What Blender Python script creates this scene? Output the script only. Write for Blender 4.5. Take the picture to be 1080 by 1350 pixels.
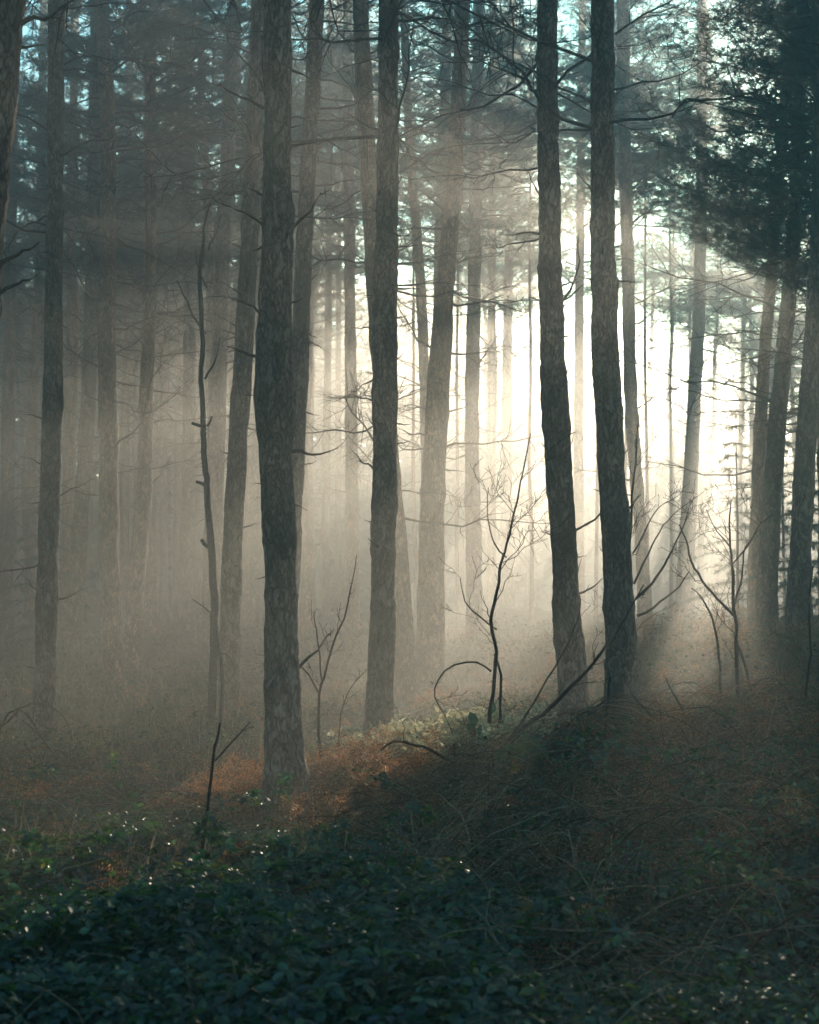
import bpy, math, random
import numpy as np
from mathutils import Vector

# ------------------------------------------------------------------ camera, sky, sun, exposure
for o in list(bpy.data.objects): bpy.data.objects.remove(o)
S = bpy.context.scene
COL = S.collection
FPX, CX, CY = 2250.0, 540.0, 675.0            # focal length and centre in photo pixels (1080 x 1350)
PITCH = math.atan(105 / FPX)
EYE = 1.65

def ray(px, py):
    a, b = (px - CX) / FPX, (CY - py) / FPX
    c, s = math.cos(PITCH), math.sin(PITCH)
    return np.array([a, c - b * s, s + b * c])

def at(px, py, Y):
    d = ray(px, py)
    return np.array([0, 0, EYE]) + d * (Y / d[1])

cd = bpy.data.cameras.new('camera'); cam = bpy.data.objects.new('camera', cd); COL.objects.link(cam)
cam.location = (0, 0, EYE); cam.rotation_euler = (math.pi / 2 + PITCH, 0, 0)
cd.sensor_fit = 'VERTICAL'; cd.sensor_height = 30; cd.lens = 50
cd.clip_start = 0.1; cd.clip_end = 2000
cd.dof.use_dof = True; cd.dof.focus_distance = 15.5; cd.dof.aperture_fstop = 4.0
S.camera = cam

sd = ray(965, 345); sd = sd / np.linalg.norm(sd)
SUN_EL = math.asin(sd[2]); SUN_AZ = math.atan2(sd[0], sd[1])
W = bpy.data.worlds.new('World'); S.world = W; W.use_nodes = True
nt = W.node_tree; nt.nodes.clear()
sky = nt.nodes.new('ShaderNodeTexSky'); sky.sky_type = 'NISHITA'; sky.sun_disc = False
sky.sun_elevation = SUN_EL; sky.sun_rotation = SUN_AZ
sky.air_density = 1.3; sky.dust_density = 0.6; sky.ozone_density = 3.0
tint = nt.nodes.new('ShaderNodeMix'); tint.data_type = 'RGBA'; tint.blend_type = 'MULTIPLY'
tint.inputs[0].default_value = 1.0
tint.inputs[7].default_value = (0.38, 0.90, 0.90, 1)     # cool teal cast of the morning sky
bg = nt.nodes.new('ShaderNodeBackground'); bg.inputs[1].default_value = 0.115
wo = nt.nodes.new('ShaderNodeOutputWorld')
nt.links.new(sky.outputs[0], tint.inputs[6]); nt.links.new(tint.outputs[2], bg.inputs[0]); nt.links.new(bg.outputs[0], wo.inputs[0])

sl = bpy.data.lights.new('sun', 'SUN'); so = bpy.data.objects.new('sun', sl); COL.objects.link(so)
sl.energy = 5.0; sl.angle = math.radians(0.5); sl.color = (1.0, 0.84, 0.62)
so.rotation_euler = Vector(sd).to_track_quat('Z', 'Y').to_euler()
so.location = (20, 60, 30)

HAZE_DENSITY, HAZE_G = 0.0098, 0.70
S.view_settings.view_transform = 'Standard'; S.view_settings.look = 'None'
S.view_settings.exposure = 1.62; S.view_settings.gamma = 1.0
S.view_settings.use_curve_mapping = False
cy = S.cycles
cy.max_bounces = 4; cy.diffuse_bounces = 2; cy.glossy_bounces = 1; cy.transmission_bounces = 2
cy.volume_bounces = 0; cy.transparent_max_bounces = 8
cy.sample_clamp_indirect = 2.0; cy.sample_clamp_direct = 5.0
cy.caustics_reflective = False; cy.caustics_refractive = False
cy.use_denoising = True
try:
    cy.denoiser = 'OPENIMAGEDENOISE'; cy.denoising_input_passes = 'RGB_ALBEDO_NORMAL'; cy.denoising_prefilter = 'ACCURATE'
except Exception: pass
S.render.use_persistent_data = False

# ------------------------------------------------------------------ helpers
R = np.random.default_rng(7)
random.seed(7)

def tag(o, label=None, cat=None, group=None, kind=None):
    if label: o['label'] = label
    if cat: o['category'] = cat
    if group: o['group'] = group
    if kind: o['kind'] = kind
    return o

def hashn(ix, iy, iz, seed):
    h = (ix * 374761393 + iy * 668265263 + iz * 2147483647 + seed * 1274126177) & 0x7fffffff
    h = ((h ^ (h >> 13)) * 1274126177) & 0x7fffffff
    return ((h ^ (h >> 16)) & 0xffff) / 65535.0

def noise3(p, seed=0):
    """value noise, p (n,3) -> (n,) in 0..1"""
    p = np.asarray(p, float); i = np.floor(p).astype(np.int64); f = p - i; f = f * f * (3 - 2 * f)
    r = 0
    for dx in (0, 1):
        for dy in (0, 1):
            for dz in (0, 1):
                w = (f[:, 0] if dx else 1 - f[:, 0]) * (f[:, 1] if dy else 1 - f[:, 1]) * (f[:, 2] if dz else 1 - f[:, 2])
                r = r + w * hashn(i[:, 0] + dx, i[:, 1] + dy, i[:, 2] + dz, seed)
    return r

class MB:
    """collects vertices and faces (quads and triangles) for ONE mesh"""
    def __init__(s): s.v, s.q, s.t, s.n, s.qm, s.tm = [], [], [], 0, [], []
    def add(s, v, q=None, t=None, m=0):
        v = np.asarray(v, float); s.v.append(v)
        if q is not None and len(q): s.q.append(np.asarray(q) + s.n); s.qm.append(np.full(len(q), m))
        if t is not None and len(t): s.t.append(np.asarray(t) + s.n); s.tm.append(np.full(len(t), m))
        s.n += len(v)
    def mesh(s, name, mats, smooth=True):
        me = bpy.data.meshes.new(name)
        v = np.concatenate(s.v) if s.v else np.zeros((0, 3))
        q = np.concatenate(s.q) if s.q else np.zeros((0, 4), int)
        t = np.concatenate(s.t) if s.t else np.zeros((0, 3), int)
        me.vertices.add(len(v)); me.vertices.foreach_set('co', v.astype(np.float32).ravel())
        nl = len(q) * 4 + len(t) * 3
        me.loops.add(nl); me.loops.foreach_set('vertex_index', np.concatenate([q.ravel(), t.ravel()]).astype(np.int32))
        me.polygons.add(len(q) + len(t))
        st = np.concatenate([np.arange(len(q)) * 4, len(q) * 4 + np.arange(len(t)) * 3]).astype(np.int32)
        me.polygons.foreach_set('loop_start', st)
        mi = np.concatenate((s.qm + s.tm) if (s.qm or s.tm) else [np.zeros(0)]).astype(np.int32)
        me.polygons.foreach_set('material_index', mi)
        me.polygons.foreach_set('use_smooth', np.full(len(q) + len(t), smooth))
        for m in mats: me.materials.append(m)
        me.update(calc_edges=True)
        return me
    def build(s, name, mats, parent=None, loc=None, smooth=True):
        o = bpy.data.objects.new(name, s.mesh(name, mats, smooth)); COL.objects.link(o)
        if loc is not None: o.location = loc
        if parent is not None: o.parent = parent
        return o

def catmull(P, step):
    P = np.asarray(P, float)
    if len(P) < 2: return P
    E = np.vstack([2 * P[0] - P[1], P, 2 * P[-1] - P[-2]]); out = []
    for i in range(1, len(E) - 2):
        a, b, c, d = E[i - 1], E[i], E[i + 1], E[i + 2]
        n = max(1, int(round(np.linalg.norm((c - b)[:3]) / step)))
        for k in range(n):
            t = k / n
            out.append(0.5 * (2 * b + (c - a) * t + (2 * a - 5 * b + 4 * c - d) * t * t + (3 * b - a - 3 * c + d) * t ** 3))
    out.append(P[-1]); return np.array(out)

def tube(mb, path, rad, sides=6, m=0, cap=True):
    path = np.asarray(path, float); rad = np.asarray(rad, float); n = len(path)
    tan = np.gradient(path, axis=0); tan /= np.linalg.norm(tan, axis=1)[:, None] + 1e-9
    ref = np.array([1.0, 0, 0]) if abs(tan[0][0]) < 0.8 else np.array([0, 1.0, 0])
    u = np.cross(tan, ref); u /= np.linalg.norm(u, axis=1)[:, None] + 1e-9
    w = np.cross(tan, u)
    a = np.arange(sides) * 2 * math.pi / sides
    v = path[:, None, :] + rad[:, None, None] * (np.cos(a)[None, :, None] * u[:, None, :] + np.sin(a)[None, :, None] * w[:, None, :])
    v = v.reshape(-1, 3)
    i = np.arange(n - 1)[:, None] * sides; j = np.arange(sides)[None, :]; j2 = (j + 1) % sides
    q = np.stack([i + j, i + j2, i + sides + j2, i + sides + j], -1).reshape(-1, 4)
    t = None
    if cap:
        v = np.vstack([v, path[-1]]); t = np.array([[(n - 1) * sides + k, (n - 1) * sides + (k + 1) % sides, n * sides] for k in range(sides)])
    mb.add(v, q, t, m)

def scatter(mb, tv, tt, pos, rot, scl, m=0):
    """copy a template (tv verts, tt tris) to n places"""
    n, k = len(pos), len(tv)
    if n == 0: return
    v = np.einsum('nij,kj->nki', rot, tv) * np.asarray(scl).reshape(n, 1, -1) + pos[:, None, :]
    t = (tt[None] + (np.arange(n) * k)[:, None, None]).reshape(-1, 3)
    mb.add(v.reshape(-1, 3), None, t, m)

def rot_from(fwd, up):
    """matrices whose x axis is fwd and whose z axis is near up"""
    f = fwd / (np.linalg.norm(fwd, axis=1)[:, None] + 1e-9)
    s = np.cross(up, f); s /= np.linalg.norm(s, axis=1)[:, None] + 1e-9
    z = np.cross(f, s)
    return np.stack([f, s, z], -1)

# ------------------------------------------------------------------ materials
def mat(name):
    m = bpy.data.materials.new(name); m.use_nodes = True; nt = m.node_tree; nt.nodes.clear()
    out = nt.nodes.new('ShaderNodeOutputMaterial'); return m, nt, out
def N(nt, t, **k):
    n = nt.nodes.new(t)
    for a, b in k.items(): setattr(n, a, b)
    return n
def ramp(nt, stops, fac):
    r = N(nt, 'ShaderNodeValToRGB'); e = r.color_ramp.elements
    while len(e) < len(stops): e.new(0.5)
    for x, (p, c) in zip(e, stops): x.position = p; x.color = (*c, 1)
    nt.links.new(fac, r.inputs[0]); return r

def bark_material(name, c_dark, c_mid, c_light, c_moss, moss_amount):
    m, nt, out = mat(name); L = nt.links.new
    tc = N(nt, 'ShaderNodeTexCoord')
    mp = N(nt, 'ShaderNodeMapping'); mp.inputs['Scale'].default_value = (1, 1, 0.42); L(tc.outputs['Object'], mp.inputs[0])
    vo = N(nt, 'ShaderNodeTexVoronoi', feature='DISTANCE_TO_EDGE'); vo.inputs['Scale'].default_value = 15
    nz = N(nt, 'ShaderNodeTexNoise'); nz.inputs['Scale'].default_value = 14; nz.inputs['Detail'].default_value = 6
    L(mp.outputs[0], nz.inputs[0])
    ad = N(nt, 'ShaderNodeMixRGB', blend_type='ADD'); ad.inputs[0].default_value = 0.22
    L(mp.outputs[0], ad.inputs[1]); L(nz.outputs['Color'], ad.inputs[2]); L(ad.outputs[0], vo.inputs[0])
    n2 = N(nt, 'ShaderNodeTexNoise'); n2.inputs['Scale'].default_value = 60; n2.inputs['Detail'].default_value = 5; L(mp.outputs[0], n2.inputs[0])
    n3 = N(nt, 'ShaderNodeTexNoise'); n3.inputs['Scale'].default_value = 1.6; n3.inputs['Detail'].default_value = 4; L(tc.outputs['Object'], n3.inputs[0])
    base0 = ramp(nt, [(0.0, c_dark), (0.05, c_mid), (0.3, c_light)], vo.outputs['Distance'])
    vc = N(nt, 'ShaderNodeTexVoronoi', feature='F1'); vc.inputs['Scale'].default_value = 15; L(ad.outputs[0], vc.inputs[0])
    sx = N(nt, 'ShaderNodeSeparateColor'); L(vc.outputs['Color'], sx.inputs[0])
    pl = ramp(nt, [(0.0, (0.62, 0.60, 0.60)), (0.5, (0.95, 0.93, 0.92)), (1.0, (1.3, 1.2, 1.12))], sx.outputs[0])
    base = N(nt, 'ShaderNodeMixRGB', blend_type='MULTIPLY'); base.inputs[0].default_value = 1; L(base0.outputs[0], base.inputs[1]); L(pl.outputs[0], base.inputs[2])
    mx = N(nt, 'ShaderNodeMixRGB', blend_type='MULTIPLY'); mx.inputs[0].default_value = 0.8
    L(base.outputs[0], mx.inputs[1]); r2 = ramp(nt, [(0.3, (0.45, 0.43, 0.42)), (0.7, (1.25, 1.2, 1.15))], n2.outputs[0]); L(r2.outputs[0], mx.inputs[2])
    mm = N(nt, 'ShaderNodeMixRGB'); mr = ramp(nt, [(0.48, (0, 0, 0)), (0.68, (moss_amount,) * 3)], n3.outputs[0])
    L(mr.outputs[0], mm.inputs[0]); L(mx.outputs[0], mm.inputs[1]); mm.inputs[2].default_value = (*c_moss, 1)
    b = N(nt, 'ShaderNodeBsdfPrincipled'); b.inputs['Roughness'].default_value = 0.85
    b.inputs['Specular IOR Level'].default_value = 0.25
    L(mm.outputs[0], b.inputs['Base Color'])
    sm = N(nt, 'ShaderNodeMath', operation='MULTIPLY_ADD'); sm.inputs[1].default_value = 3.0
    cl = N(nt, 'ShaderNodeMath', operation='MINIMUM'); cl.inputs[1].default_value = 0.16; L(vo.outputs['Distance'], cl.inputs[0])
    L(cl.outputs[0], sm.inputs[0]); L(n2.outputs[0], sm.inputs[2])
    bu = N(nt, 'ShaderNodeBump'); bu.inputs['Strength'].default_value = 0.9; bu.inputs['Distance'].default_value = 0.02
    L(sm.outputs[0], bu.inputs['Height']); L(bu.outputs[0], b.inputs['Normal']); L(b.outputs[0], out.inputs[0])
    return m

BARK = bark_material('pine_bark', (0.035, 0.027, 0.024), (0.17, 0.125, 0.108), (0.31, 0.235, 0.21), (0.09, 0.11, 0.075), 0.5)
BARK_RED = bark_material('pine_bark_reddish', (0.06, 0.035, 0.025), (0.27, 0.155, 0.105), (0.42, 0.26, 0.18), (0.12, 0.10, 0.07), 0.3)

def plain(name, stops, rough=0.8, trans=0.0, gloss=0.0, grain=0.0, tcol=None):
    """varied by island: diffuse + translucent + a coat of gloss"""
    m, nt, out = mat(name); L = nt.links.new
    g = N(nt, 'ShaderNodeNewGeometry')
    r = ramp(nt, stops, g.outputs['Random Per Island']); col = r.outputs[0]
    if grain:
        tc = N(nt, 'ShaderNodeTexCoord'); nz = N(nt, 'ShaderNodeTexNoise'); nz.inputs['Scale'].default_value = grain; nz.inputs['Detail'].default_value = 4
        L(tc.outputs['Object'], nz.inputs[0])
        rr = ramp(nt, [(0.3, (0.5, 0.5, 0.5)), (0.7, (1.3, 1.3, 1.3))], nz.outputs[0])
        mx = N(nt, 'ShaderNodeMixRGB', blend_type='MULTIPLY'); mx.inputs[0].default_value = 1; L(col, mx.inputs[1]); L(rr.outputs[0], mx.inputs[2]); col = mx.outputs[0]
    d = N(nt, 'ShaderNodeBsdfDiffuse'); L(col, d.inputs[0]); sh = d.outputs[0]
    if trans:
        t = N(nt, 'ShaderNodeBsdfTranslucent')
        if tcol:
            mt = N(nt, 'ShaderNodeMixRGB', blend_type='MULTIPLY'); mt.inputs[0].default_value = 1; L(col, mt.inputs[1]); mt.inputs[2].default_value = (*tcol, 1); L(mt.outputs[0], t.inputs[0])
        else: L(col, t.inputs[0])
        mx = N(nt, 'ShaderNodeMixShader'); mx.inputs[0].default_value = trans; L(sh, mx.inputs[1]); L(t.outputs[0], mx.inputs[2]); sh = mx.outputs[0]
    if gloss:
        gl = N(nt, 'ShaderNodeBsdfGlossy'); gl.inputs['Roughness'].default_value = rough
        mx = N(nt, 'ShaderNodeMixShader'); mx.inputs[0].default_value = gloss; L(sh, mx.inputs[1]); L(gl.outputs[0], mx.inputs[2]); sh = mx.outputs[0]
    L(sh, out.inputs[0]); return m

NEEDLE = plain('pine_needles', [(0, (0.03, 0.075, 0.06)), (0.6, (0.05, 0.11, 0.08)), (1, (0.08, 0.13, 0.08))], 0.5, 0.4, 0.04)
LIMB = plain('limb_wood', [(0, (0.05, 0.042, 0.04)), (1, (0.09, 0.072, 0.065))], grain=30)
DEADWOOD = plain('dead_branch_wood', [(0, (0.07, 0.06, 0.055)), (1, (0.13, 0.105, 0.09))], grain=40)
TWIG = plain('dark_twig_bark', [(0, (0.035, 0.028, 0.026)), (1, (0.075, 0.055, 0.048))], grain=50)
LEAF = plain('bramble_leaf', [(0, (0.008, 0.026, 0.018)), (0.5, (0.016, 0.052, 0.030)), (0.85, (0.035, 0.09, 0.04)), (0.95, (0.07, 0.11, 0.035)), (1, (0.13, 0.085, 0.04))], 0.40, 0.40, 0.08, grain=25, tcol=(2.8, 2.9, 1.0))
CANE = plain('bramble_cane', [(0, (0.09, 0.055, 0.04)), (0.5, (0.20, 0.13, 0.09)), (1, (0.38, 0.27, 0.17))], grain=40)
BRACKEN = plain('dead_bracken', [(0, (0.10, 0.045, 0.026)), (0.3, (0.26, 0.115, 0.058)), (0.65, (0.44, 0.19, 0.085)), (1, (0.60, 0.36, 0.18))], 0.6, 0.55, 0.02, grain=30)
STRAW = plain('dry_grass', [(0, (0.10, 0.08, 0.045)), (0.5, (0.22, 0.165, 0.095)), (1, (0.38, 0.31, 0.19))], 0.6, 0.4, 0.02)
SCRUB = plain('low_scrub_leaf', [(0, (0.035, 0.06, 0.04)), (0.6, (0.07, 0.095, 0.055)), (1, (0.17, 0.14, 0.08))], 0.5, 0.35, 0.04)
PALE = plain('pale_sunlit_weeds', [(0, (0.34, 0.30, 0.17)), (1, (0.68, 0.62, 0.42))], 0.6, 0.5)  # weed colour kept pale so the sun patch reads brighter

m, nt_, out_ = mat('forest_floor'); L_ = nt_.links.new
tc = N(nt_, 'ShaderNodeTexCoord'); n1 = N(nt_, 'ShaderNodeTexNoise'); n1.inputs['Scale'].default_value = 0.5; n1.inputs['Detail'].default_value = 8
n2 = N(nt_, 'ShaderNodeTexNoise'); n2.inputs['Scale'].default_value = 28; n2.inputs['Detail'].default_value = 8
L_(tc.outputs['Object'], n1.inputs[0]); L_(tc.outputs['Object'], n2.inputs[0])
r1 = ramp(nt_, [(0.35, (0.055, 0.05, 0.032)), (0.5, (0.095, 0.068, 0.045)), (0.65, (0.15, 0.10, 0.062))], n1.outputs[0])
r2 = ramp(nt_, [(0.3, (0.35, 0.35, 0.35)), (0.7, (1.5, 1.4, 1.3))], n2.outputs[0])
mx = N(nt_, 'ShaderNodeMixRGB', blend_type='MULTIPLY'); mx.inputs[0].default_value = 1; L_(r1.outputs[0], mx.inputs[1]); L_(r2.outputs[0], mx.inputs[2])
b = N(nt_, 'ShaderNodeBsdfPrincipled'); b.inputs['Roughness'].default_value = 0.95; b.inputs['Specular IOR Level'].default_value = 0.1; L_(mx.outputs[0], b.inputs['Base Color'])
bu = N(nt_, 'ShaderNodeBump'); bu.inputs['Distance'].default_value = 0.04; bu.inputs['Strength'].default_value = 1; L_(n2.outputs[0], bu.inputs['Height']); L_(bu.outputs[0], b.inputs['Normal']); L_(b.outputs[0], out_.inputs[0])
FLOOR = m

# ------------------------------------------------------------------ trees traced from the photograph: depth, (x, y, width) up the trunk, in photo pixels
# key, depth, points bottom to top, crown base height (m), crown size, bark, label
TREES = [
 ('A', 10.0, [(-75,1160,78),(-62,800,74),(-40,500,70),(-18,250,66),(2,0,62)], 9.5, 1.0, 0, 'thick dark pine cut off by the left frame edge, with ridged bark'),
 ('B', 20.5, [(57,970,32),(60,880,30),(64,700,29),(69,560,29),(71,400,25),(73,200,24),(75,0,23)], 10.2, 1.0, 0, 'dark pine with short dead stubs on both sides, leftmost trunk whose foot is visible'),
 ('C', 29.0, [(151,905,28),(148,850,27),(143,700,26),(143,560,25),(141,400,22),(143,200,20),(135,0,18)], 9.0, 1.0, 1, 'brown upright pine just right of the leftmost dark trunk, nearest of the misty left group'),
 ('D', 34.0, [(97,860,22),(105,700,21),(115,560,20),(122,350,18),(126,150,17),(128,0,16)], 9.0, 1.0, 0, 'dim pine leaning to the right, between the leftmost dark trunk and the brown upright pine'),
 ('E', 31.0, [(174,880,24),(180,760,22),(190,640,20),(194,500,18),(199,350,16),(198,200,15),(196,90,14),(184,40,11),(186,0,10)], 9.8, 0.9, 1, 'slender pine bent like a bow with a kink near the top of the picture'),
 ('G', 33.0, [(278,885,28),(281,740,25),(285,600,24),(290,450,23),(297,280,21),(303,140,19),(310,0,17)], 9.2, 1.0, 0, 'straight misty pine leaning right behind the thin knobbly dead stem'),
 ('H', 22.0, [(301,950,34),(302,860,30),(307,720,28),(314,580,28),(324,420,26),(330,280,24),(336,140,22),(341,0,19)], 10.0, 1.0, 0, 'curved grey brown pine immediately left of the big central dark trunk'),
 ('J', 13.0, [(379,1095,66),(376,1010,56),(372,900,50),(370,760,45),(366,650,47),(364,610,45),(363,530,56),(362,470,49),(363,400,47),(365,300,44),(366,150,41),(367,0,39)], 9.5, 1.15, 0, 'largest dark central pine with rough bark and orange dead bracken round its foot'),
 ('K', 22.5, [(372,945,28),(380,800,27),(388,640,26),(394,520,25),(398,400,24),(404,260,23),(412,120,22),(418,0,21)], 10.2, 1.0, 0, 'pale grey pine leaning right and passing behind the big central trunk'),
 ('L', 25.0, [(538,990,32),(532,850,30),(522,700,27),(508,540,25),(496,400,24),(488,260,23),(481,140,22),(475,0,21)], 10.4, 1.0, 1, 'pine leaning left whose foot fades into mist right of the second straight dark trunk'),
 ('M', 17.0, [(495,1020,40),(500,930,37),(505,800,35),(507,600,35),(508,420,34),(511,250,31),(512,100,29),(512,0,28)], 9.8, 1.0, 0, 'straight dark pine in the middle standing among pale sunlit plants'),
 ('N', 28.0, [(566,900,38),(568,800,36),(570,680,33),(575,560,31),(582,450,28),(589,350,25),(598,250,23),(604,140,21),(611,0,19)], 10.6, 1.0, 1, 'reddish pine glowing in the mist with long dead stubs on its right side'),
 ('O', 40.0, [(572,830,19),(576,600,17),(580,330,15),(586,150,14),(590,0,13)], 9.2, 1.0, 0, 'thin dark pine hidden partly behind the reddish pine with long stubs'),
 ('P', 36.0, [(567,850,17),(563,650,15),(560,520,14),(556,400,14),(548,290,13),(541,200,12),(534,60,10)], 10.0, 0.8, 1, 'thin curved pine bowing left beside the reddish pine'),
 ('Q', 36.0, [(626,850,22),(624,700,21),(622,550,19),(625,400,18),(627,250,17),(631,50,15),(632,0,15)], 8.9, 1.0, 0, 'misty pine with feathery side twigs, right of the reddish pine'),
 ('R', 52.0, [(669,800,16),(668,600,14),(670,400,12),(673,250,11),(676,0,10)], 10.0, 0.9, 0, 'very faint thin pine in bright mist, left of the two dark leaning trunks'),
 ('V', 47.0, [(903,828,26),(904,760,23),(909,660,20),(916,520,18),(922,400,16),(925,250,15),(926,0,13)], 11.6, .95, 0, 'pine whose foot shows below the brightest beam, its middle lost in glare'),
 ('S', 18.0, [(760,985,46),(757,930,42),(750,850,40),(742,700,37),(733,550,38),(727,400,34),(723,200,31),(721,100,29),(722,0,28)], 10.0, 1.05, 0, 'first of the two large dark right pines, a forked dead stub above its middle'),
 ('T2', 17.2, [(824,965,52),(820,880,46),(816,780,42),(808,650,39),(800,500,38),(796,350,36),(795,200,34),(794,0,31)], 9.9, 1.05, 0, 'second of the two large dark pines at right, smoother, with a bramble covered foot'),
 ('T', 37.0, [(852,835,19),(845,700,17),(838,620,17),(831,500,17),(828,350,17),(824,200,17),(821,0,16)], 10.0, 1.0, 1, 'pale misty pine showing just right of the second large dark trunk'),
 ('U', 50.0, [(764,815,15),(763,600,13),(764,400,12),(766,200,11),(768,0,10)], 10.2, 0.9, 1, 'faint thin pine in the gap between the two large dark trunks'),
 ('X1', 30.0, [(997,818,20),(996,740,18),(1000,620,17),(1008,470,16),(1021,320,15),(1034,150,13),(1040,0,11)], 7.0, 0.95, 1, 'thinner, left one of the pair of leaning pines under the dense crown at right'),
 ('X2', 27.0, [(1011,835,28),(1013,750,25),(1021,610,24),(1034,460,21),(1046,310,19),(1054,150,17),(1058,0,15)], 6.9, 1.15, 0, 'thicker, right one of the pair of leaning pines carrying the dense dark crown'),
 ('Y', 22.0, [(1052,842,33),(1054,760,31),(1060,640,29),(1070,480,27),(1080,320,25),(1083,150,23),(1080,0,22)], 8.4, 1.0, 0, 'dark pine beside the photo right edge, leaning out of the frame'),
 ('Z1', 27.0, [(1128,850,26),(1130,500,22),(1132,0,18)], 6.3, 1.25, 0, 'pine standing outside the right frame edge whose dense crown hangs into the picture'),
 ('Z2', 31.0, [(1092,840,22),(1086,500,19),(1080,0,15)], 7.0, 1.25, 0, 'pine on the right frame edge behind the dark leaning one, densely crowned'),
 ('Z3', 24.0, [(1175,860,26),(1172,500,24),(1170,0,20)], 6.6, 1.3, 0, 'pine beyond the right frame edge, its branch tips reaching in over the glare'),
]
FAR = [
 ('F1', 44.0, [(40,800,15),(44,560,12),(52,330,10),(58,0,9)], 'faint pine in the mist between the left frame edge and the leftmost dark trunk'),
 ('F2', 42.0, [(8,820,20),(10,600,18),(14,380,15),(20,0,12)], 'misty pine hugging the lower left frame edge'),
 ('F3', 48.0, [(84,805,14),(90,560,12),(96,300,10),(100,0,9)], 'thin misty pine directly behind the leftmost dark trunk, to its right'),
 ('F4', 45.0, [(163,840,14),(165,600,12),(168,350,11),(172,0,10)], 'thin misty pine in the gap between the brown upright pine and the bow shaped pine'),
 ('F5', 50.0, [(216,810,12),(216,600,11),(220,380,10),(224,0,9)], 'thin misty pine just right of the bow shaped pine'),
 ('F6', 40.0, [(245,850,22),(248,650,19),(250,450,16),(247,260,14),(240,0,11)], 'medium misty pine halfway between the bow shaped pine and the thin knobbly stem'),
 ('F7', 52.0, [(232,800,10),(234,600,9),(236,300,8),(238,0,7)], 'hairline misty pine left of the medium one in the left group'),
 ('F8', 44.0, [(337,840,16),(338,650,14),(340,480,12),(344,0,10)], 'misty pine squeezed between the curved grey brown pine and the big central trunk'),
 ('F9', 47.0, [(408,830,17),(407,650,14),(408,450,12),(410,0,10)], 'misty pine just right of the big central trunk'),
 ('F10', 50.0, [(429,825,12),(430,650,11),(433,400,9),(436,0,8)], 'second thin misty pine counted rightwards from the big central trunk'),
 ('F11', 41.0, [(464,840,21),(464,650,18),(462,450,15),(458,0,12)], 'medium misty pine between the big central trunk and the straight middle trunk'),
 ('F12', 55.0, [(446,815,10),(446,600,8),(447,0,6)], 'hairline misty pine left of the medium one in the central gap'),
 ('F13', 52.0, [(648,810,12),(647,600,10),(650,0,8)], 'thin misty pine right of the feathery misty pine'),
]

# ------------------------------------------------------------------ ground through the feet of the traced trees
ctrl = [(0, 0, 0), (0, -30, 0), (-30, 0, 0), (30, 0, 0.4), (-1.5, 6, 0), (1.5, 6, 0.05), (-2, 9, 0.02), (0, 9, 0.05), (2.4, 9, 0.25),
        (1.6, 12.6, 0.42), (3.0, 13, 0.62), (0.6, 11.8, 0.22), (-2.6, 12, -.05), (-.93, 12.2, -.16), (-.93, 13.8, -.14), (-.4, 12.6, -.06), (-1.5, 12.6, -.15), (2.2, 15.0, 0.42), (0.7, 16, 0.12), (0.9, 22, 0.1), (-1.5, 17, 0.0), (4.5, 15, 0.75), (6, 20, 0.95),
        (-60, 60, 0.3), (0, 60, 0.6), (60, 60, 1.3), (-60, 150, 0.5), (0, 150, 0.8), (60, 150, 1.2), (0, 260, 1), (-100, 260, 1), (100, 260, 1), (-100, 0, 0), (100, 0, 1)]
for key, d, pts, cb, cs, bk, lab in TREES:
    p = at(pts[0][0], pts[0][1], d); ctrl.append((p[0], p[1], min(max(p[2] , -0.15), 1.1)))
ctrl = np.array(ctrl, float)
def hgt(x, y):
    x = np.atleast_1d(np.asarray(x, float)); y = np.atleast_1d(np.asarray(y, float)); out = np.zeros(len(x))
    for s in range(0, len(x), 20000):
        xs, ys = x[s:s + 20000], y[s:s + 20000]
        d2 = (xs[:, None] - ctrl[None, :, 0]) ** 2 + (ys[:, None] - ctrl[None, :, 1]) ** 2
        w = 1 / (d2 + .45) ** 1.7
        out[s:s + 20000] = (w * ctrl[None, :, 2]).sum(1) / w.sum(1)
    P = np.stack([x * 0.5, y * 0.5, x * 0], -1); Q = np.stack([x * 1.9, y * 1.9, x * 0], -1)
    return out + 0.16 * (noise3(P, 3) - 0.5) + 0.09 * (noise3(Q, 5) - 0.5)
def h1(x, y): return float(hgt([x], [y])[0])

def axis_pts(spec):
    out = []
    for a, b, s in spec: out += list(np.arange(a, b, s))
    return np.array(out + [spec[-1][1]])
gx = axis_pts([(-120, -40, 8), (-40, -12, 2), (-12, 12, 0.2), (12, 40, 2), (40, 120, 8)])
gy = axis_pts([(-60, 0, 6), (0, 4, 1), (4, 26, 0.2), (26, 60, 1), (60, 260, 8)])
GX, GY = np.meshgrid(gx, gy); GZ = hgt(GX.ravel(), GY.ravel())
gm = MB(); nx, ny = len(gx), len(gy)
I, J = np.meshgrid(np.arange(nx - 1), np.arange(ny - 1)); I = I.ravel(); J = J.ravel()
gm.add(np.stack([GX.ravel(), GY.ravel(), GZ], -1), np.stack([J * nx + I, J * nx + I + 1, (J + 1) * nx + I + 1, (J + 1) * nx + I], -1))
tag(gm.build('ground', [FLOOR]), kind='structure')

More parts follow.
